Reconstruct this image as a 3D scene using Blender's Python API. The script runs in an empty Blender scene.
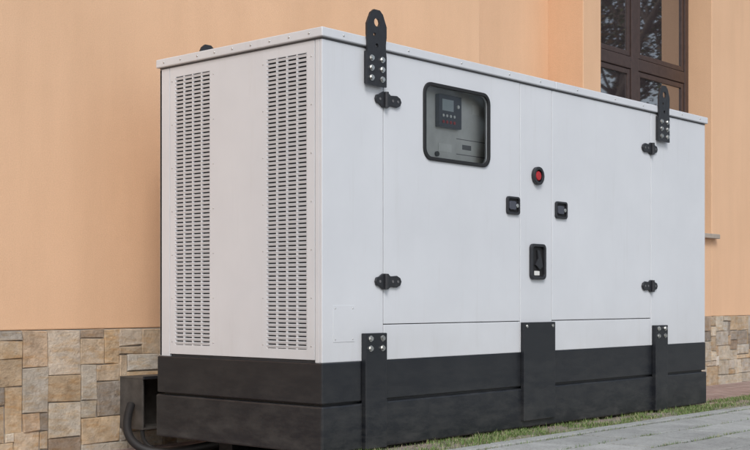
import bpy, bmesh, math, random
from mathutils import Vector, Matrix
random.seed(7)
scene=bpy.context.scene
col=scene.collection

# ------------------------------------------------------------ materials
def new_mat(name):
    m=bpy.data.materials.new(name); m.use_nodes=True
    nt=m.node_tree; b=nt.nodes['Principled BSDF']
    return m,nt,b
def N(nt,t,**kw):
    n=nt.nodes.new(t)
    for k,v in kw.items(): setattr(n,k,v)
    return n
def ramp(nt,stops):
    r=N(nt,'ShaderNodeValToRGB')
    el=r.color_ramp.elements
    while len(el)<len(stops): el.new(0.5)
    for e,(p,c) in zip(el,stops):
        e.position=p; e.color=(c[0],c[1],c[2],1)
    return r
def coord(nt,scale=(1,1,1)):
    g=N(nt,'ShaderNodeNewGeometry'); mp=N(nt,'ShaderNodeMapping')
    mp.inputs['Scale'].default_value=scale
    nt.links.new(g.outputs['Position'],mp.inputs['Vector'])
    return mp.outputs['Vector']
def noise(nt,vec,scale,detail=4,rough=0.55):
    n=N(nt,'ShaderNodeTexNoise'); n.inputs['Scale'].default_value=scale
    n.inputs['Detail'].default_value=detail; n.inputs['Roughness'].default_value=rough
    nt.links.new(vec,n.inputs['Vector']); return n.outputs['Fac']
def bump(nt,b,h,strength,dist):
    bp=N(nt,'ShaderNodeBump'); bp.inputs['Strength'].default_value=strength
    bp.inputs['Distance'].default_value=dist
    prev=b.inputs['Normal'].links[0].from_socket if b.inputs['Normal'].is_linked else None
    if prev: nt.links.new(prev,bp.inputs['Normal'])
    nt.links.new(h,bp.inputs['Height']); nt.links.new(bp.outputs['Normal'],b.inputs['Normal'])
def mix(nt,fac,a,bb,mode='MIX'):
    m=N(nt,'ShaderNodeMix',data_type='RGBA',blend_type=mode)
    for i,v in ((0,fac),(6,a),(7,bb)):
        if isinstance(v,bpy.types.NodeSocket): nt.links.new(v,m.inputs[i])
        elif i==0: m.inputs[0].default_value=v
        else: m.inputs[i].default_value=(v[0],v[1],v[2],1)
    return m.outputs[2]
def simple(name,c,rough=0.5,metal=0.0,var=0.12,nscale=8,bmp=0.0,bs=300,coat=0):
    m,nt,b=new_mat(name)
    v=coord(nt); n=noise(nt,v,nscale)
    r=ramp(nt,[(0.3,[x*(1-var) for x in c]),(0.7,[min(1,x*(1+var)) for x in c])])
    nt.links.new(n,r.inputs[0]); nt.links.new(r.outputs[0],b.inputs['Base Color'])
    b.inputs['Roughness'].default_value=rough; b.inputs['Metallic'].default_value=metal
    if coat: b.inputs['Coat Weight'].default_value=coat
    if bmp: bump(nt,b,noise(nt,v,bs,2),bmp,0.002)
    return m

def mk_white():
    m,nt,b=new_mat('white_powder_coat')
    v=coord(nt); big=noise(nt,v,1.3,5,0.6)
    vs=coord(nt,(9,9,0.8)); streak=noise(nt,vs,1.5,5,0.65)
    r=ramp(nt,[(0.3,(0.61,0.63,0.66)),(0.7,(0.67,0.69,0.72))]); nt.links.new(big,r.inputs[0])
    r2=ramp(nt,[(0.56,(0,0,0)),(0.85,(0.25,0.25,0.25))]); nt.links.new(streak,r2.inputs[0])
    c=mix(nt,r2.outputs[0],r.outputs[0],(0.46,0.45,0.43))
    g=N(nt,'ShaderNodeNewGeometry'); s=N(nt,'ShaderNodeSeparateXYZ'); nt.links.new(g.outputs['Position'],s.inputs[0])
    mr=N(nt,'ShaderNodeMapRange'); mr.inputs[1].default_value=0.85; mr.inputs[2].default_value=0.48
    mr.inputs[3].default_value=0; mr.inputs[4].default_value=0.35
    nt.links.new(s.outputs['Z'],mr.inputs[0])
    mu=N(nt,'ShaderNodeMath',operation='MULTIPLY'); nt.links.new(mr.outputs[0],mu.inputs[0]); nt.links.new(noise(nt,v,6,5),mu.inputs[1])
    c=mix(nt,mu.outputs[0],c,(0.42,0.40,0.37))
    nt.links.new(c,b.inputs['Base Color']); b.inputs['Roughness'].default_value=0.36
    bump(nt,b,noise(nt,v,1.8,1),0.35,0.012)
    bump(nt,b,noise(nt,v,420,2),0.12,0.001)
    return m
WHITE=mk_white()
def mk_black():
    m,nt,b=new_mat('black_base_paint')
    v=coord(nt)
    g=N(nt,'ShaderNodeNewGeometry'); s=N(nt,'ShaderNodeSeparateXYZ'); nt.links.new(g.outputs['Position'],s.inputs[0])
    mr=N(nt,'ShaderNodeMapRange'); mr.inputs[1].default_value=0.50; mr.inputs[2].default_value=0.0
    mr.inputs[3].default_value=0.12; mr.inputs[4].default_value=0.7
    nt.links.new(s.outputs['Z'],mr.inputs[0])
    vs=coord(nt,(2,2,6)); n=noise(nt,vs,2.2,9,0.75)
    r=ramp(nt,[(0.42,(0,0,0)),(0.72,(1,1,1))]); nt.links.new(n,r.inputs[0])
    mu=N(nt,'ShaderNodeMath',operation='MULTIPLY'); nt.links.new(mr.outputs[0],mu.inputs[0]); nt.links.new(r.outputs[0],mu.inputs[1])
    c=mix(nt,mu.outputs[0],(0.012,0.014,0.018),(0.068,0.067,0.063))
    nt.links.new(c,b.inputs['Base Color'])
    rr=N(nt,'ShaderNodeMapRange'); rr.inputs[3].default_value=0.36; rr.inputs[4].default_value=0.8
    nt.links.new(mu.outputs[0],rr.inputs[0]); nt.links.new(rr.outputs[0],b.inputs['Roughness'])
    bump(nt,b,noise(nt,v,2.5,1),0.3,0.01)
    bump(nt,b,noise(nt,v,260,3),0.2,0.001)
    return m
BLACK=mk_black()
BLK2=simple('black_hardware',(0.020,0.021,0.025),0.4,0.0,0.2,30,0.15)
RUB=simple('black_rubber',(0.012,0.012,0.013),0.6)
CORE=simple('seam_shadow_grey',(0.12,0.12,0.125),0.7)
INNER=simple('cabinet_lining',(0.45,0.45,0.44),0.7)
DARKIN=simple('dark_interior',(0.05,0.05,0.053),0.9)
STEEL=simple('zinc_bolt',(0.6,0.6,0.58),0.35,1.0)
RED=simple('red_button',(0.40,0.018,0.025),0.35)
PANEL=simple('control_panel_grey',(0.66,0.66,0.63),0.6)
CTRL=simple('controller_dark',(0.06,0.065,0.085),0.4)
SCREEN=simple('lcd_screen',(0.42,0.48,0.50),0.15)
LABEL=simple('label_white',(0.75,0.75,0.72),0.5)
DUCT=simple('void_dark_duct',(0.075,0.068,0.062),0.6,0.1,0.3,14)  # casing colour darkened to suggest the shade of an open void
FRAME=simple('brown_window_frame',(0.055,0.034,0.030),0.4,0,0.2,20)
SILL=simple('stone_sill',(0.38,0.33,0.28),0.7,0,0.15,12,0.2)
def mk_stucco():
    m,nt,b=new_mat('orange_stucco')
    v=coord(nt); n=noise(nt,v,0.7,6,0.6); n2=noise(nt,v,120,4,0.7)
    r=ramp(nt,[(0.3,(0.745,0.475,0.293)),(0.7,(0.80,0.52,0.33))]); nt.links.new(n,r.inputs[0])
    r2=ramp(nt,[(0.3,(0.89,0.89,0.89)),(0.65,(1,1,1))]); nt.links.new(n2,r2.inputs[0])
    c=mix(nt,1.0,r.outputs[0],r2.outputs[0],'MULTIPLY')
    vs=coord(nt,(3,3,0.35)); st=ramp(nt,[(0.35,(0.945,0.94,0.935)),(0.6,(1,1,1))]); nt.links.new(noise(nt,vs,1.2,5,0.6),st.inputs[0])
    c=mix(nt,1.0,c,st.outputs[0],'MULTIPLY')
    nt.links.new(c,b.inputs['Base Color']); b.inputs['Roughness'].default_value=0.92
    bump(nt,b,noise(nt,v,2.5,3),0.25,0.02)
    bump(nt,b,noise(nt,v,110,5,0.7),0.5,0.005)
    return m
STUCCO=mk_stucco()
def mk_stone():
    m,nt,b=new_mat('sandstone_blocks')
    a=N(nt,'ShaderNodeAttribute'); a.attribute_name='stonecol'
    v=coord(nt); 
    r=ramp(nt,[(0.3,(0.62,0.60,0.57)),(0.7,(1.16,1.14,1.10))]); nt.links.new(noise(nt,v,12,8,0.72),r.inputs[0])
    c=mix(nt,1.0,a.outputs['Color'],r.outputs[0],'MULTIPLY')
    vb=coord(nt,(3,3,12)); r3=ramp(nt,[(0.46,(1,1,1)),(0.70,(0.92,0.76,0.56))]); nt.links.new(noise(nt,vb,3,5,0.6),r3.inputs[0])
    c=mix(nt,0.9,c,r3.outputs[0],'MULTIPLY')
    r4=ramp(nt,[(0.55,(0,0,0)),(0.75,(0.5,0.5,0.5))]); nt.links.new(noise(nt,v,7,7,0.7),r4.inputs[0])
    c=mix(nt,r4.outputs[0],c,(0.62,0.59,0.54))
    nt.links.new(c,b.inputs['Base Color']); b.inputs['Roughness'].default_value=0.85
    bump(nt,b,noise(nt,v,30,8,0.72),0.9,0.016)
    return m
STONE=mk_stone()
MORTAR=simple('mortar',(0.36,0.33,0.29),0.95,0,0.15,30,0.4)
def mk_ground():
    m,nt,b=new_mat('clay_pavers_and_soil')
    g=N(nt,'ShaderNodeNewGeometry'); v=coord(nt)
    br=N(nt,'ShaderNodeTexBrick'); nt.links.new(v,br.inputs['Vector'])
    br.inputs['Scale'].default_value=1.0; br.inputs['Brick Width'].default_value=0.2; br.inputs['Row Height'].default_value=0.1
    br.inputs['Mortar Size'].default_value=0.005
    br.inputs['Color1'].default_value=(0.36,0.25,0.22,1); br.inputs['Color2'].default_value=(0.45,0.34,0.30,1); br.inputs['Mortar'].default_value=(0.15,0.13,0.11,1)
    r=ramp(nt,[(0.3,(0.7,0.7,0.7)),(0.7,(1.1,1.1,1.1))]); nt.links.new(noise(nt,v,6,7,0.7),r.inputs[0])
    pav=mix(nt,1.0,br.outputs['Color'],r.outputs[0],'MULTIPLY')
    soil=ramp(nt,[(0.3,(0.13,0.11,0.08)),(0.5,(0.27,0.24,0.19)),(0.75,(0.46,0.43,0.38))]); nt.links.new(noise(nt,v,45,8,0.8),soil.inputs[0])
    bounce_grey=ramp(nt,[(0.3,(0.16,0.165,0.17)),(0.7,(0.24,0.245,0.25))]); nt.links.new(noise(nt,v,30,8,0.8),bounce_grey.inputs[0])  # unseen outer ground, neutral grey put in to cut the reddish bounce light
    s=N(nt,'ShaderNodeSeparateXYZ'); nt.links.new(g.outputs['Position'],s.inputs[0])
    def less(sock,t):
        q=N(nt,'ShaderNodeMath',operation='LESS_THAN'); nt.links.new(sock,q.inputs[0]); q.inputs[1].default_value=t; return q.outputs[0]
    mr=N(nt,'ShaderNodeMapRange'); mr.inputs[1].default_value=0.35; mr.inputs[2].default_value=0.15
    nn=N(nt,'ShaderNodeMath',operation='MULTIPLY_ADD'); nn.inputs[1].default_value=0.5; 
    nt.links.new(noise(nt,v,4,4),nn.inputs[0]); nt.links.new(s.outputs['Y'],nn.inputs[2])
    nt.links.new(nn.outputs[0],mr.inputs[0])
    c=mix(nt,mr.outputs[0],pav,soil.outputs[0])
    c=mix(nt,less(s.outputs['Y'],-0.37),c,(0.045,0.042,0.034))   # soil under slabs painted darker, standing in for shade of deeper joints
    far=N(nt,'ShaderNodeMath',operation='MAXIMUM'); nt.links.new(less(s.outputs['Y'],-3.15),far.inputs[0]); nt.links.new(less(s.outputs['X'],-2.2),far.inputs[1])
    c=mix(nt,far.outputs[0],c,bounce_grey.outputs[0])
    nt.links.new(c,b.inputs['Base Color']); b.inputs['Roughness'].default_value=0.95
    bump(nt,b,noise(nt,v,60,7,0.75),0.6,0.012)
    return m
GROUND=mk_ground()
def mk_slab():
    m,nt,b=new_mat('concrete_slabs')
    a=N(nt,'ShaderNodeAttribute'); a.attribute_name='stonecol'
    v=coord(nt); r=ramp(nt,[(0.25,(0.62,0.62,0.61)),(0.7,(1.12,1.12,1.11))]); nt.links.new(noise(nt,v,4,10,0.78),r.inputs[0])
    c=mix(nt,1.0,a.outputs['Color'],r.outputs[0],'MULTIPLY')
    r2=ramp(nt,[(0.35,(0.55,0.54,0.50)),(0.5,(1,1,1))]); nt.links.new(noise(nt,v,70,6,0.75),r2.inputs[0])
    c=mix(nt,0.8,c,r2.outputs[0],'MULTIPLY')
    nt.links.new(c,b.inputs['Base Color']); b.inputs['Roughness'].default_value=0.9
    bump(nt,b,noise(nt,v,60,7,0.75),0.7,0.010)
    return m
SLAB=mk_slab()
def mk_leaf(name):
    m,nt,b=new_mat(name)
    a=N(nt,'ShaderNodeAttribute'); a.attribute_name='stonecol'
    nt.links.new(a.outputs['Color'],b.inputs['Base Color']); b.inputs['Roughness'].default_value=0.7
    return m
GRASS=mk_leaf('grass_blades'); LEAF=mk_leaf('tree_leaves')
BARK=simple('bark',(0.08,0.06,0.045),0.9,0,0.3,12,0.5,60)
def mk_glass():
    m=bpy.data.materials.new('clear_glass'); m.use_nodes=True; nt=m.node_tree; nt.nodes.clear()
    o=N(nt,'ShaderNodeOutputMaterial'); t=N(nt,'ShaderNodeBsdfTransparent'); g=N(nt,'ShaderNodeBsdfGlossy')
    t.inputs[0].default_value=(0.90,0.92,0.92,1); g.inputs['Roughness'].default_value=0.03
    f=N(nt,'ShaderNodeLayerWeight'); f.inputs[0].default_value=0.32
    mx=N(nt,'ShaderNodeMixShader'); nt.links.new(f.outputs['Fresnel'],mx.inputs[0]); nt.links.new(t.outputs[0],mx.inputs[1]); nt.links.new(g.outputs[0],mx.inputs[2])
    nt.links.new(mx.outputs[0],o.inputs[0]); return m
GLASS=mk_glass()
def mk_wglass():
    m,nt,b=new_mat('window_pane')
    b.inputs['Base Color'].default_value=(0.04,0.033,0.036,1); b.inputs['Roughness'].default_value=0.02; b.inputs['IOR'].default_value=4.0
    v=coord(nt); bump(nt,b,noise(nt,v,1.2,2),0.04,0.02)
    return m
WGLASS=mk_wglass()

# ------------------------------------------------------------ mesh helpers
def empty(name,loc=(0,0,0)):
    e=bpy.data.objects.new(name,None); e.location=loc; col.objects.link(e); return e
def obj_from_bm(name,bm,mat,parent=None,bevel=0,seg=2,smooth=False):
    me=bpy.data.meshes.new(name); bm.normal_update(); bm.to_mesh(me); bm.free()
    if mat: me.materials.append(mat)
    if smooth:
        for p in me.polygons: p.use_smooth=True
    o=bpy.data.objects.new(name,me); col.objects.link(o)
    if parent: o.parent=parent
    if bevel:
        b=o.modifiers.new('bevel','BEVEL'); b.width=bevel; b.segments=seg; b.limit_method='ANGLE'; b.angle_limit=math.radians(40)
    return o
def add_box(bm,x0,x1,y0,y1,z0,z1,rot=None):
    vs=[bm.verts.new((x,y,z)) for x in (x0,x1) for y in (y0,y1) for z in (z0,z1)]
    f=[]
    for idx in ((0,1,3,2),(4,6,7,5),(0,4,5,1),(2,3,7,6),(0,2,6,4),(1,5,7,3)):
        f.append(bm.faces.new([vs[i] for i in idx]))
    if rot:
        c=Vector(((x0+x1)/2,(y0+y1)/2,(z0+z1)/2)); bmesh.ops.rotate(bm,verts=vs,cent=c,matrix=rot)
    return vs,f
def box(name,x0,x1,y0,y1,z0,z1,mat,parent=None,bevel=0.003,seg=2):
    bm=bmesh.new(); add_box(bm,x0,x1,y0,y1,z0,z1)
    return obj_from_bm(name,bm,mat,parent,bevel,seg)
def boxes(name,lst,mat,parent=None,bevel=0.003):
    bm=bmesh.new()
    for b in lst: add_box(bm,*b)
    return obj_from_bm(name,bm,mat,parent,bevel)
def add_prism(bm,pts,y0,y1):
    a=[bm.verts.new((p[0],y0,p[1])) for p in pts]; c=[bm.verts.new((p[0],y1,p[1])) for p in pts]
    bm.faces.new(a); bm.faces.new(c[::-1])
    n=len(pts)
    for i in range(n):
        j=(i+1)%n; bm.faces.new([a[j],a[i],c[i],c[j]])
def prism(name,pts,y0,y1,mat,parent=None,bevel=0.002):
    bm=bmesh.new(); add_prism(bm,pts,y0,y1); bmesh.ops.recalc_face_normals(bm,faces=bm.faces)
    return obj_from_bm(name,bm,mat,parent,bevel)
def ring(name,out,inn,y0,y1,mat,parent=None,bevel=0.003):
    bm=bmesh.new(); n=len(out)
    V=[[bm.verts.new((p[0],y,p[1])) for p in L] for L in (out,inn) for y in (y0,y1)]
    for i in range(n):
        j=(i+1)%n
        bm.faces.new([V[0][i],V[0][j],V[2][j],V[2][i]]); bm.faces.new([V[1][i],V[3][i],V[3][j],V[1][j]])
        bm.faces.new([V[0][i],V[1][i],V[1][j],V[0][j]]); bm.faces.new([V[2][i],V[2][j],V[3][j],V[3][i]])
    bmesh.ops.recalc_face_normals(bm,faces=bm.faces)
    return obj_from_bm(name,bm,mat,parent,bevel)
def rrect(x0,x1,z0,z1,r,n=6):
    pts=[]
    for cx,cz,a0 in ((x1-r,z1-r,0),(x0+r,z1-r,90),(x0+r,z0+r,180),(x1-r,z0+r,270)):
        for i in range(n+1):
            a=math.radians(a0+90*i/n); pts.append((cx+r*math.cos(a),cz+r*math.sin(a)))
    return pts
def circ(cx,cz,r,n=24,a0=0): return [(cx+r*math.cos(2*math.pi*i/n+a0),cz+r*math.sin(2*math.pi*i/n+a0)) for i in range(n)]
def cut(o,cutters):
    for c in cutters:
        md=o.modifiers.new('cut','BOOLEAN'); md.operation='DIFFERENCE'; md.object=c; md.solver='EXACT'
    dg=bpy.context.evaluated_depsgraph_get(); dg.update()
    me=bpy.data.meshes.new_from_object(o.evaluated_get(dg))
    o.modifiers.clear(); o.data=me
    for c in cutters: bpy.data.objects.remove(c)
    b=o.modifiers.new('bevel','BEVEL'); b.width=0.0015; b.segments=2; b.limit_method='ANGLE'
    return o
def tube(name,pts,r,mat,parent=None):
    cu=bpy.data.curves.new(name,'CURVE'); cu.dimensions='3D'; sp=cu.splines.new('NURBS'); sp.points.add(len(pts)-1)
    for p,q in zip(sp.points,pts): p.co=(*q,1)
    sp.use_endpoint_u=True; sp.order_u=4; cu.bevel_depth=r; cu.bevel_resolution=4; cu.resolution_u=10
    o=bpy.data.objects.new(name,cu); cu.materials.append(mat); col.objects.link(o)
    if parent:o.parent=parent
    return o
def setcols(me,cols):
    at=me.color_attributes.new('stonecol','FLOAT_COLOR','POINT')
    for i,c in enumerate(cols): at.data[i].color=(c[0],c[1],c[2],1)

# ------------------------------------------------------------ generator
L,W,H=4.42,1.38,2.30
gen=empty('diesel_generator')
core=box('enclosure_core',0.022,L-0.022,0.022,W-0.022,0.44,2.26,CORE,gen,0)
cav=box('cav',0.80,1.80,-0.05,0.115,1.60,2.18,CORE,None,0)
cut(core,[cav])
fz=2.236
def panel(n,x0,x1,z0,z1): return box(n,x0,x1,0,0.02,z0,z1,WHITE,gen,0.004)
panel('corner_panel',0,0.497,0.49,fz)
door=box('control_door',0.503,1.841,0,0.02,0.695,fz,WHITE,gen,0)
c=prism('c',rrect(0.872,1.488,1.678,2.102,0.05),-0.1,0.1,WHITE,None,0); cut(door,[c])
panel('sill_panel',0.503,1.841,0.49,0.690)
panel('centre_post',1.847,2.212,0.49,fz)
panel('service_door',2.218,3.543,0.695,fz)
panel('sill_panel_rear',2.218,3.543,0.49,0.690)
panel('rear_side_panel',3.549,L,0.49,fz)
panel_label=box('maker_plate',0.085,0.255,-0.002,0,0.60,0.80,WHITE,gen,0.0008)
# end face
box('corner_post_a',0,0.02,0.0205,0.052,0.49,fz,WHITE,gen,0.002)
box('corner_post_b',0,0.02,1.29,W,0.49,fz,WHITE,gen,0.002)
ep=box('intake_panel',0,0.02,0.057,1.285,0.505,fz,WHITE,gen,0)
LV=[(0.114,0.432),(0.915,1.235)]
lz0,lz1=0.56,2.175
cs=[box('c',-0.1,0.1,a,b,lz0,lz1,WHITE,None,0) for a,b in LV]
cut(ep,cs)
bm=bmesh.new(); bd=bmesh.new()
for a,b in LV:
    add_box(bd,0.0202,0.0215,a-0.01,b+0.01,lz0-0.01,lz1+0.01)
    nc=4; cw=(b-a)/nc
    for i in range(nc+1):
        yy=a+i*cw
        ya=max(a,yy-0.0055); yb=min(b,yy+0.0055)
        add_box(bm,0.0012,0.014,ya,yb,lz0,lz1)
    nr=68; rh=(lz1-lz0)/nr
    for k in range(nr):
        z=lz0+(k+0.5)*rh
        add_box(bm,0.000,0.011,a,b,z-0.0066,z+0.0066,Matrix.Rotation(math.radians(-20),3,'Y'))
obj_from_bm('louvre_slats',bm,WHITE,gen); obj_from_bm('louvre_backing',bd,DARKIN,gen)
boxes('back_panels',[(0.0,1.45,W-0.02,W,0.49,fz),(1.456,2.95,W-0.02,W,0.49,fz),(2.956,L,W-0.02,W,0.49,fz)],WHITE,gen)
bm=bmesh.new(); add_box(bm,L-0.02,L,0.021,W-0.021,0.49,fz)
obj_from_bm('radiator_end_panel',bm,WHITE,gen,0.003)
def roof():
    o=0.018
    bm=bmesh.new()
    add_box(bm,-o,2.232,-o,W+o,2.246,2.297); add_box(bm,2.236,L+o,-o,W+o,2.246,2.297)
    obj_from_bm('roof_lid',bm,WHITE,gen,0.006,3)
    bm=bmesh.new()
    v=[(0.06,0.06),(L-0.06,0.06),(L-0.06,W-0.06),(0.06,W-0.06)]
    lo=[bm.verts.new((x,y,2.294)) for x,y in v]
    ins=[(0.3,0.3),(L-0.3,0.3),(L-0.3,W-0.3),(0.3,W-0.3)]
    hi=[bm.verts.new((x,y,2.31)) for x,y in ins]
    bm.faces.new(hi)
    for i in range(4): bm.faces.new([lo[i],lo[(i+1)%4],hi[(i+1)%4],hi[i]])
    obj_from_bm('roof_crown',bm,WHITE,gen)
    box('roof_core',0.0,L,0.0,W,2.238,2.29,CORE,gen,0)
roof()
bm=bmesh.new()
def rivet(p,r=0.006):
    bmesh.ops.create_uvsphere(bm,u_segments=10,v_segments=6,radius=r,matrix=Matrix.Translation(p))
for i in range(9): rivet((-0.018,0.08+i*0.155,2.272))
for x in [0.15,0.7,1.2,1.7,2.05,2.5,3.0,3.4,4.0,4.3]: rivet((x,-0.018,2.272))
for i in range(7):
    for y in (0.08,1.262): rivet((-0.001,y,0.58+i*0.262),0.004)
    for y in (0.462,0.885): rivet((-0.001,y,0.58+i*0.262),0.0035)
for x in (0.10,0.24):
    for z in (0.615,0.785): rivet((x,-0.002,z),0.004)
obj_from_bm('rivets',bm,STEEL,gen,smooth=True)

# base skid
boxes('base_upper_band',[(-0.012,0.30,-0.012,W+0.012,0.268,0.49),(0.30,L+0.012,0.0,W+0.012,0.268,0.49)],BLACK,gen,0.007)
boxes('base_lower_band',[(-0.018,0.30,-0.018,W+0.018,0.0,0.256),(0.30,L+0.018,-0.006,W+0.018,0.0,0.256)],BLACK,gen,0.01)
box('base_core',0.02,L-0.02,0.02,W-0.02,0.02,0.48,BLACK,gen,0)
boxes('skid_runners',[(0.3,4.2,0.2,0.32,-0.2,0.01),(0.3,4.2,1.06,1.18,-0.2,0.01)],BLACK,gen)
box('forklift_cover',1.848,2.212,-0.030,-0.0005,0.045,0.685,BLACK,gen,0.004)
boxes('lifting_brackets',[(0.312,0.492,-0.036,-0.0005,0.0,0.645),(3.56,3.745,-0.036,-0.0005,0.0,0.64)],BLACK,gen,0.004)
bm=bmesh.new()
def bolt(x,y,z,r=0.013,h=0.012):
    add_prism(bm,circ(x,z,r*1.35,16),y-0.003,y+0.001)
    add_prism(bm,circ(x,z,r,6,random.random()),y-h,y-0.0025)
for cx in (0.402,3.652):
    for dx in (-0.05,0.05):
        for z in (0.615,0.56): bolt(cx+dx,-0.036,z)
for dx in (-0.15,0.15): bolt(2.03+dx,-0.030,0.66,0.008,0.006)
def lug(name,cx,y0,y1):
    w=0.082
    pts=[(cx-w,2.03),(cx+w,2.03),(cx+w,2.20),(cx+w*0.92,2.24),(cx+w*0.92,2.27),(cx+w,2.31),(cx+w,2.37),(cx+w*0.62,2.435),(cx+w*0.3,2.455),(cx-w*0.3,2.455),(cx-w*0.62,2.435),(cx-w,2.37),(cx-w,2.31),(cx-w*0.92,2.27),(cx-w*0.92,2.24),(cx-w,2.20)]
    o=prism(name,pts,y0,y1,BLK2,gen,0)
    cc=[prism('c',circ(cx,2.385,0.024),y0-0.1,y1+0.1,BLK2,None,0),prism('c',circ(cx,2.255,0.012),y0-0.1,y1+0.1,BLK2,None,0),prism('c',circ(cx-0.02,2.315,0.010),y0-0.1,y1+0.1,BLK2,None,0)]
    cut(o,cc); return o
for cx in (0.405,3.69):
    lug('lifting_lug',cx,-0.036,-0.022)
    box('lug_spacer',cx-0.07,cx+0.07,-0.022,0.0,2.04,2.22,BLK2,gen,0)
    for dx in (-0.045,0.045):
        for z in (2.07,2.125,2.18): bolt(cx+dx,-0.036,z,0.013)
    lug('lifting_lug_rear',cx,W+0.022,W+0.036)
obj_from_bm('bolts',bm,STEEL,gen)

def hinge(name,cx,cz,s):
    prof=[(-0.085,0.0),(-0.075,0.022),(-0.05,0.028),(-0.02,0.045),(0.02,0.045),(0.045,0.030),(0.10,0.034),(0.128,0.022),(0.14,0.0)]
    pts=[(cx+s*x,cz+z) for x,z in prof]+[(cx+s*x,cz-z) for x,z in prof[-2:0:-1]]
    prism(name,pts,-0.016,-0.0003,BLK2,gen,0.004)
    bm=bmesh.new()
    bmesh.ops.create_cone(bm,cap_ends=True,segments=20,radius1=0.014,radius2=0.014,depth=0.088,matrix=Matrix.Translation((cx,-0.02,cz)))
    obj_from_bm(name+'_knuckle',bm,BLK2,gen,0.002)
    bm=bmesh.new()
    for x in (-0.05,0.06,0.105): add_prism(bm,circ(cx+s*x,cz,0.008,12),-0.0185,-0.015)
    obj_from_bm(name+'_screws',bm,CORE,gen)
for cx,s in ((0.503,1),(3.541,-1)):
    for cz in (1.965,0.935): hinge('hinge',cx,cz,s)

for x0,x1 in ((1.685,1.825),(2.245,2.385)):
    z0,z1=1.38,1.495
    ring('latch_bezel',rrect(x0,x1,z0,z1,0.02),rrect(x0+0.014,x1-0.014,z0+0.014,z1-0.014,0.012),-0.016,-0.0003,BLK2,gen,0.003)
    prism('latch_pan',rrect(x0+0.01,x1-0.01,z0+0.01,z1-0.01,0.012),-0.004,-0.0004,RUB,gen,0)
    prism('latch_lever',rrect(x0+0.022,x1-0.045,z0+0.03,z1-0.03,0.012),-0.018,-0.004,CTRL,gen,0.004)
    prism('latch_lock',circ(x1-0.035,(z0+z1)/2,0.013,18),-0.02,-0.004,STEEL,gen,0.002)
ring('stop_ring',circ(2.03,1.648,0.060,36),circ(2.03,1.648,0.040,36),-0.026,-0.0003,BLK2,gen,0.004)
prism('stop_collar',circ(2.03,1.648,0.041,32),-0.006,-0.0004,RUB,gen,0)
prism('stop_button',circ(2.03,1.648,0.031,32),-0.022,-0.006,RED,gen,0.006)
x0,x1,z0,z1=1.945,2.118,0.965,1.20
ring('inlet_frame',rrect(x0,x1,z0,z1,0.03),rrect(x0+0.02,x1-0.02,z0+0.02,z1-0.02,0.02),-0.022,-0.0003,BLK2,gen,0.005)
prism('inlet_back',rrect(x0+0.012,x1-0.012,z0+0.012,z1-0.012,0.02),-0.003,-0.0004,RUB,gen,0)
prism('inlet_hook',[(2.0,1.06),(2.05,1.03),(2.085,1.05),(2.07,1.10),(2.045,1.155),(2.02,1.16),(2.03,1.10)],-0.018,-0.003,BLK2,gen,0.003)
prism('inlet_label',rrect(2.0,2.06,0.993,1.022,0.004),-0.005,-0.003,LABEL,gen,0)
# control window
ring('window_gasket',rrect(0.852,1.508,1.658,2.122,0.07),rrect(0.874,1.486,1.680,2.100,0.052),-0.012,0.004,RUB,gen,0.004)
bm=bmesh.new(); bm.faces.new([bm.verts.new((p[0],0.006,p[1])) for p in rrect(0.8725,1.4875,1.6785,2.1015,0.05)])
obj_from_bm('window_glass',bm,GLASS,gen)
box('control_panel_plate',0.802,1.798,0.10,0.112,1.602,2.178,PANEL,gen,0)
boxes('cabinet_lining',[(0.801,0.805,0.023,0.1,1.602,2.178),(1.795,1.799,0.023,0.1,1.602,2.178),(0.805,1.795,0.023,0.1,1.601,1.605),(0.805,1.795,0.023,0.1,2.175,2.179)],INNER,gen,0)
box('controller_body',1.09,1.31,0.065,0.0995,1.885,2.085,CTRL,gen,0.004)
box('controller_screen',1.115,1.225,0.062,0.065,1.985,2.055,SCREEN,gen,0)
bm=bmesh.new()
for i in range(4): add_prism(bm,circ(1.125+0.036*i,1.955,0.009,14),0.060,0.065)
obj_from_bm('controller_keys',bm,LABEL,gen)
bm=bmesh.new()
for i in range(4): add_prism(bm,circ(1.125+0.036*i,1.917,0.010,14),0.060,0.065)
obj_from_bm('controller_keys_red',bm,RED,gen)
prism('controller_lamp',circ(1.268,2.02,0.012,14),0.056,0.065,LABEL,gen)
boxes('panel_stickers',[(1.46,1.53,0.097,0.0998,2.0,2.06),(1.12,1.25,0.097,0.0998,1.74,1.79)],LABEL,gen,0)
prism('key_switch',circ(1.10,1.72,0.016,20),0.085,0.0995,RUB,gen)
boxes('panel_legend_lines',[(1.30,1.62,0.0985,0.0998,1.735,1.739),(1.30,1.62,0.0985,0.0998,1.83,1.834),(1.36,1.45,0.0985,0.0998,1.77,1.80)],CORE,gen,0)

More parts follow.
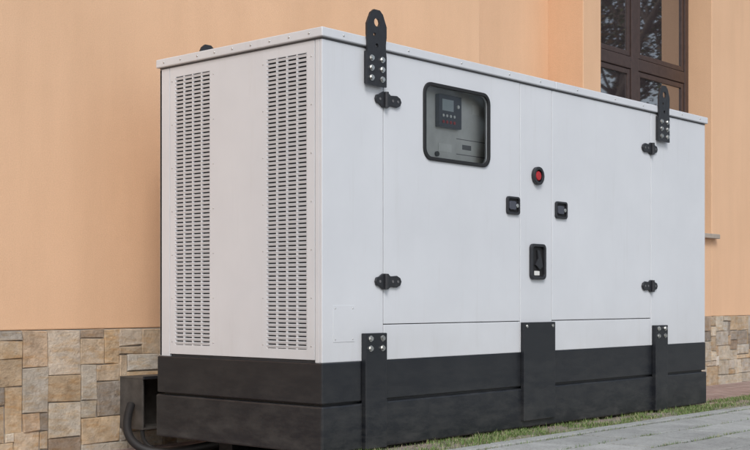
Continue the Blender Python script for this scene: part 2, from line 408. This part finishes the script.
# ------------------------------------------------------------ building
bld=empty('stucco_building')
SZ=0.645; TOP=7.2
YL,YR,YN=2.0,1.9,2.31
X1,X2=4.08,5.63
box('wall_main',-14,X1,YL,YL+0.9,SZ,TOP,STUCCO,bld,0.008)
box('wall_niche',X1+0.001,X2-0.001,YN,YN+0.5,SZ,TOP,STUCCO,bld,0)
WX0,WX1,WZ0,WZ1=5.96,8.36,1.58,4.9
box('wall_pier',X2,WX0,YR,YR+0.9,SZ,TOP,STUCCO,bld,0.008)
box('wall_below_window',WX0+0.001,WX1-0.001,YR+0.002,YR+0.9,SZ,WZ0,STUCCO,bld,0)
box('wall_above_window',WX0+0.001,WX1-0.001,YR+0.002,YR+0.9,WZ1,TOP,STUCCO,bld,0)
box('wall_bay',WX1,16,YR,YR+0.9,SZ,TOP,STUCCO,bld,0.008)
box('window_sill',WX0-0.06,WX1+0.07,YR-0.07,YR+0.28,WZ0-0.05,WZ0+0.002,SILL,bld,0.006)
box('eaves',-14.6,16.6,1.2,14,TOP+0.001,TOP+0.25,SILL,bld,0.01)
box('building_volume',-13.9,15.9,2.95,13,-0.3,TOP,STUCCO,bld,0)
bm=bmesh.new()
p=[(-14.6,1.2),(16.6,1.2),(16.6,14),(-14.6,14)]
lo=[bm.verts.new((x,y,TOP+0.25)) for x,y in p]; r0=bm.verts.new((-9,7.6,10.2)); r1=bm.verts.new((11,7.6,10.2))
bm.faces.new([lo[0],lo[1],r1,r0]); bm.faces.new([lo[1],lo[2],r1]); bm.faces.new([lo[2],lo[3],r0,r1]); bm.faces.new([lo[3],lo[0],r0])
obj_from_bm('tile_roof',bm,simple('roof_tiles',(0.28,0.10,0.06),0.8,0,0.25,20),bld)
fy0,fy1=2.19,2.25
mx=7.06
fr=[(WX0,WX0+0.09,fy0,fy1,WZ0,WZ1),(WX1-0.09,WX1,fy0,fy1,WZ0,WZ1),(mx,mx+0.15,fy0-0.002,fy1,WZ0,WZ1),
    (WX0+0.09,WX1-0.09,fy0+0.003,fy1,WZ0,WZ0+0.09),(WX0+0.09,WX1-0.09,fy0+0.003,fy1,WZ1-0.09,WZ1),(WX0+0.09,WX1-0.09,fy0+0.003,fy1,3.33,3.46)]
boxes('window_frame',fr,FRAME,bld,0.008)
sf=[]
for a,b in ((WX0+0.095,mx-0.005),(mx+0.155,WX1-0.095)):
    for c0,c1 in ((WZ0+0.095,3.325),(3.465,WZ1-0.095)):
        sf+=[(a,a+0.055,fy0+0.012,fy1-0.008,c0,c1),(b-0.055,b,fy0+0.012,fy1-0.008,c0,c1),(a+0.055,b-0.055,fy0+0.014,fy1-0.008,c0,c0+0.055),(a+0.055,b-0.055,fy0+0.014,fy1-0.008,c1-0.055,c1)]
boxes('window_sashes',sf,FRAME,bld,0.005)
box('window_panes',WX0+0.1,WX1-0.1,fy0+0.03,fy0+0.036,WZ0+0.1,WZ1-0.1,WGLASS,bld,0)
# random ashlar plinth
PAL=[(0.58,0.47,0.35),(0.55,0.43,0.30),(0.62,0.56,0.47),(0.46,0.37,0.29),(0.57,0.44,0.30),(0.49,0.45,0.40),(0.66,0.59,0.49),(0.38,0.30,0.23),(0.60,0.52,0.43),(0.54,0.49,0.42),(0.34,0.30,0.26),(0.66,0.62,0.56),(0.52,0.40,0.29)]
def plinth(name,u0,u1,yf,axis='x'):
    cw,ch=0.06,0.0565
    zb=-0.20; nz=int(round((SZ-0.002-zb)/ch)); ch=(SZ-0.002-zb)/nz; nx=int((u1-u0)/cw); cw=(u1-u0)/nx
    used=[[False]*nz for _ in range(nx)]
    bm=bmesh.new(); cols=[]
    for k in range(nz):
        for i in range(nx):
            if used[i][k]: continue
            w=random.choice([2,3,3,4,5,5,6,7]); h=random.choice([1,2,2,3,3,4,5])
            while k+h>nz: h-=1
            ww=0
            while ww<w and i+ww<nx and not used[i+ww][k]: ww+=1
            w=max(1,ww)
            while h>1 and not all(not used[i+a][k+b] for a in range(w) for b in range(h)): h-=1
            for a in range(w):
                for b in range(h): used[i+a][k+b]=True
            g=0.002
            ua,ub=u0+i*cw+g,u0+(i+w)*cw-g; za,zc=zb+k*ch+g,zb+(k+h)*ch-g
            d=random.uniform(0.0,0.012); bev=0.004
            c=random.choice(PAL); s=random.uniform(0.82,1.14); c=[min(1,q*s) for q in c]
            j=lambda: random.uniform(-0.006,0.005)
            base=[(ua,za),(ub,za),(ub,zc),(ua,zc)]
            jit=[(j(),j()) for _ in range(4)]
            def P(u,z,dd): return (u,yf-dd,z) if axis=='x' else (yf-dd,u,z)
            back=[bm.verts.new(P(u+a,z+b,-0.02)) for (u,z),(a,b) in zip(base,jit)]
            f1=[bm.verts.new(P(u+a,z+b,d)) for (u,z),(a,b) in zip(base,jit)]
            cu,cz=(ua+ub)/2,(za+zc)/2
            f2=[bm.verts.new(P(u+a+(bev if u<cu else -bev),z+b+(bev if z<cz else -bev),d+0.003+random.uniform(0,0.007))) for (u,z),(a,b) in zip(base,jit)]
            cols+= [c]*12
            for q in range(4):
                r=(q+1)%4
                bm.faces.new([back[q],back[r],f1[r],f1[q]]); bm.faces.new([f1[q],f1[r],f2[r],f2[q]])
            bm.faces.new(f2)
    bmesh.ops.recalc_face_normals(bm,faces=bm.faces)
    me=bpy.data.meshes.new(name); bm.to_mesh(me); bm.free(); setcols(me,cols); me.materials.append(STONE)
    o=bpy.data.objects.new(name,me); col.objects.link(o); o.parent=bld
plinth('stone_plinth_main',-6,X1+0.02,YL-0.03)
plinth('stone_plinth_niche',X1+0.02,X2-0.02,YN-0.03)
plinth('stone_plinth_bay',X2-0.02,14,YR-0.03)
plinth('stone_plinth_return',YR-0.02,YN-0.04,X2-0.03,'y')
boxes('plinth_mortar',[(-14,X1,YL-0.026,YL+0.9,-0.3,SZ-0.003),(X1,X2,YN-0.026,YN+0.5,-0.3,SZ-0.003),(X2-0.018,16,YR-0.026,YR+0.9,-0.3,SZ-0.003)],MORTAR,bld,0)

# vent hood on wall + hose
vent=empty('wall_vent_duct')
bm=bmesh.new()
xa,xb=0.13,0.62; za,zt=0.0,0.335; ya,yb=1.70,1.975; t=0.012
add_box(bm,xa,xb,ya,yb,zt-t,zt)
add_box(bm,xa,xa+t,ya+0.02,yb,za,zt-t); add_box(bm,xb-t,xb,ya+0.02,yb,za,zt-t)
add_box(bm,xa+t,xb-t,yb-0.03,yb-0.018,za,zt-t)
add_box(bm,xa+t,xb-t,ya+0.02,yb-0.03,za,za+t)
obj_from_bm('duct_casing',bm,DUCT,vent,0.002)
box('duct_flange',0.115,0.635,1.685,1.70,0.325,0.345,BLK2,vent,0.002)
hose=tube('rubber_hose',[(0.10,1.80,0.16),(0.02,1.74,0.08),(-0.05,1.66,-0.02),(-0.02,1.52,-0.105),(0.08,1.42,-0.112),(0.2,1.34,-0.10),(0.33,1.2,-0.06),(0.45,1.0,0.0)],0.027,RUB)
tube('power_cable',[(0.18,1.78,0.02),(0.08,1.68,-0.06),(0.09,1.55,-0.118),(0.2,1.48,-0.122),(0.4,1.4,-0.12),(0.6,1.3,-0.11),(0.8,1.0,0.0)],0.014,RUB)

# ------------------------------------------------------------ ground
def sm(t): t=max(0,min(1,t)); return t*t*(3-2*t)
def gz(x,y): return -0.018-0.122*sm((y-0.05)/0.75)
xs=[-300,-100,-30,-10]+[ -6+0.25*i for i in range(73)]+[16,30,100,300]
ys=[-300,-100,-30,-10,-5,-3]+[-2+0.1*i for i in range(46)]+[4,8,20,60,300]
bm=bmesh.new(); g=[[bm.verts.new((x,y,gz(x,y))) for y in ys] for x in xs]
for i in range(len(xs)-1):
    for j in range(len(ys)-1): bm.faces.new([g[i][j],g[i+1][j],g[i+1][j+1],g[i][j+1]])
obj_from_bm('ground',bm,GROUND,smooth=True)
bm=bmesh.new(); cols=[]
YS=-0.36
y=YS; row=0
while y>-3.2:
    x=-6+ (0.3 if row%2 else 0)
    d=0.34 if row else 0.12
    while x<14:
        w=0.50 if row else 1.0
        z=-0.004+random.uniform(-0.003,0.003)+(0.008 if row==0 else 0)
        vs,_=add_box(bm,x+0.009,x+w-0.009,y-d+0.011,y-0.011,-0.06,z)
        s=random.uniform(0.84,1.1); cc=(0.42*s,0.43*s,0.42*s); cols+=[cc]*8
        x+=w
    y-=d; row+=1
me=bpy.data.meshes.new('walkway'); bm.normal_update(); bm.to_mesh(me); bm.free(); setcols(me,cols); me.materials.append(SLAB)
wk=bpy.data.objects.new('pavement',me); col.objects.link(wk)
b=wk.modifiers.new('b','BEVEL'); b.width=0.005; b.segments=2
# grass strip
bm=bmesh.new(); cols=[]
from mathutils import noise as mn
def blade(x,y,h,w):
    a=random.uniform(0,6.283); lean=random.uniform(0.2,1.3)*h; dx,dy=math.cos(a)*lean,math.sin(a)*lean
    px,py=-math.sin(a)*w,math.cos(a)*w; z=gz(x,y)-0.002
    v=[bm.verts.new((x-px,y-py,z)),bm.verts.new((x+px,y+py,z)),bm.verts.new((x+dx*0.45+px*0.7,y+dy*0.45+py*0.7,z+h*0.6)),bm.verts.new((x+dx*0.45-px*0.7,y+dy*0.45-py*0.7,z+h*0.6)),bm.verts.new((x+dx,y+dy,z+h))]
    bm.faces.new(v[:4]); bm.faces.new([v[3],v[2],v[4]])
    t=random.random()
    c=(0.12,0.20,0.05) if t<0.5 else ((0.19,0.26,0.08) if t<0.78 else (0.36,0.32,0.20))
    s=random.uniform(0.7,1.2); cols.extend([[q*s for q in c]]*5)
cnt=0
while cnt<22000:
    x=random.uniform(-0.2,7.5); y=random.uniform(YS-0.05,0.03) if (x<4.45) else random.uniform(YS-0.05,0.35)
    dns=mn.noise(Vector((x*2.2,y*5,0)))+0.8*mn.noise(Vector((x*9,y*11,3)))
    if dns+random.uniform(-0.22,0.22)<-0.02: 
        if random.random()<0.95: continue
    blade(x,y,random.uniform(0.010,0.030)*(1.6 if random.random()<0.08 else 1),random.uniform(0.0013,0.0026)); cnt+=1
# tufts in slab joints
for _ in range(110):
    x=random.uniform(0.5,8); r=random.choice([1,1,2,3]); y=YS-0.12-0.34*(r-1)
    for _k in range(random.randint(10,45)): blade(x+random.gauss(0,0.08),y+random.gauss(0,0.007),random.uniform(0.018,0.034),0.0016)
me=bpy.data.meshes.new('grass'); bm.to_mesh(me); bm.free(); setcols(me,cols); me.materials.append(GRASS)
col.objects.link(bpy.data.objects.new('grass',me))

# ------------------------------------------------------------ trees across the yard
def tree(loc,h,seed):
    rnd=random.Random(seed); root=empty('deciduous_tree',loc)
    verts=[];edges=[];rad=[]
    tips=[]
    def branch(pi,p,d,l,r,lev):
        n=4; cur=pi
        for k in range(n):
            d=(d+Vector((rnd.uniform(-.2,.2),rnd.uniform(-.2,.2),rnd.uniform(-.05,.15)))).normalized()
            p=p+d*l/n; verts.append(p.copy()); rad.append(max(0.015,r*(1-0.6*(k+1)/n))); edges.append((cur,len(verts)-1)); cur=len(verts)-1
            if lev<3 and (k>=1):
                for q in range(2 if lev else 3):
                    a=rnd.uniform(0,6.28); nd=(d*0.6+Vector((math.cos(a),math.sin(a),rnd.uniform(0,.5)))*0.8).normalized()
                    branch(cur,p,nd,l*rnd.uniform(.45,.62),r*0.42,lev+1)
            if lev>=2: tips.append(p.copy())
    verts.append(Vector((0,0,0))); rad.append(h*0.028)
    branch(0,Vector((0,0,0)),Vector((0,0,1)),h*0.7,h*0.025,0)
    bm=bmesh.new()
    for a,b in edges:
        A,B=verts[a],verts[b]; ax=(B-A); 
        if ax.length<1e-4: continue
        q=ax.to_track_quat('Z','Y'); ra,rb=rad[a],rad[b]; n=5 if ra<0.08 else 8
        va=[bm.verts.new(A+q@Vector((ra*math.cos(6.283*i/n),ra*math.sin(6.283*i/n),0))) for i in range(n)]
        vb=[bm.verts.new(B+q@Vector((rb*math.cos(6.283*i/n),rb*math.sin(6.283*i/n),0))) for i in range(n)]
        for i in range(n): bm.faces.new([va[i],va[(i+1)%n],vb[(i+1)%n],vb[i]])
    obj_from_bm('trunk_and_limbs',bm,BARK,root,smooth=True)
    bm=bmesh.new(); cols=[]
    for p in tips:
        if rnd.random()<0.45: continue
        s=rnd.uniform(0.6,1.3); base=rnd.choice([(0.05,0.07,0.02),(0.09,0.10,0.03),(0.13,0.08,0.03),(0.06,0.05,0.02)])
        for _ in range(12):
            c=p+Vector((rnd.gauss(0,.35),rnd.gauss(0,.35),rnd.gauss(0,.28)))
            q=Vector((rnd.gauss(0,1),rnd.gauss(0,1),rnd.gauss(0,1))).to_track_quat('Z','Y'); r=rnd.uniform(.05,.11)
            bm.faces.new([bm.verts.new(c+q@Vector(k)) for k in ((r,0,0),(0,r*.6,0),(-r,0,0),(0,-r*.6,0))])
            cols+=[[x*s for x in base]]*4
    me=bpy.data.meshes.new('foliage'); bm.to_mesh(me); bm.free(); setcols(me,cols); me.materials.append(LEAF)
    o=bpy.data.objects.new('foliage',me); col.objects.link(o); o.parent=root
for i,(x,y,h) in enumerate([(29,-11,13),(38,-14,15),(24,-18,12)]): tree((x,y,-0.02),h,i+3)

# ------------------------------------------------------------ light, world, camera
w=bpy.data.worlds.new('World'); scene.world=w; w.use_nodes=True
nt=w.node_tree; bg=nt.nodes['Background']
sky=nt.nodes.new('ShaderNodeTexSky'); sky.sky_type='NISHITA'; sky.sun_disc=False
sd=Vector((-0.56,-0.64,0.78)).normalized()   # towards the sun
el=math.asin(sd.z); az=math.atan2(sd.x,sd.y)
sky.sun_elevation=el; sky.sun_rotation=az; sky.air_density=1.0; sky.dust_density=2.0; sky.ozone_density=1.0
hs=nt.nodes.new('ShaderNodeHueSaturation'); hs.inputs['Saturation'].default_value=0.6; hs.inputs['Value'].default_value=1.1
nt.links.new(sky.outputs[0],hs.inputs['Color']); nt.links.new(hs.outputs[0],bg.inputs[0]); bg.inputs[1].default_value=0.15
sl=bpy.data.lights.new('sun','SUN'); sl.energy=1.5; sl.angle=math.radians(20); sl.color=(1,0.985,0.965)
so=bpy.data.objects.new('sun',sl); so.rotation_euler=sd.to_track_quat('Z','Y').to_euler(); so.location=(-10,-10,15); col.objects.link(so)
cam=bpy.data.cameras.new('camera'); co=bpy.data.objects.new('camera',cam); col.objects.link(co)
co.location=(-4.778,-4.635,0.83); co.rotation_euler=(math.radians(90),0,math.radians(41.68-90))
cam.sensor_width=36; cam.lens=1237/750*36; cam.shift_y=0.1; cam.clip_end=1500
scene.camera=co
scene.view_settings.view_transform='Standard'; scene.view_settings.look='None'; scene.view_settings.exposure=0
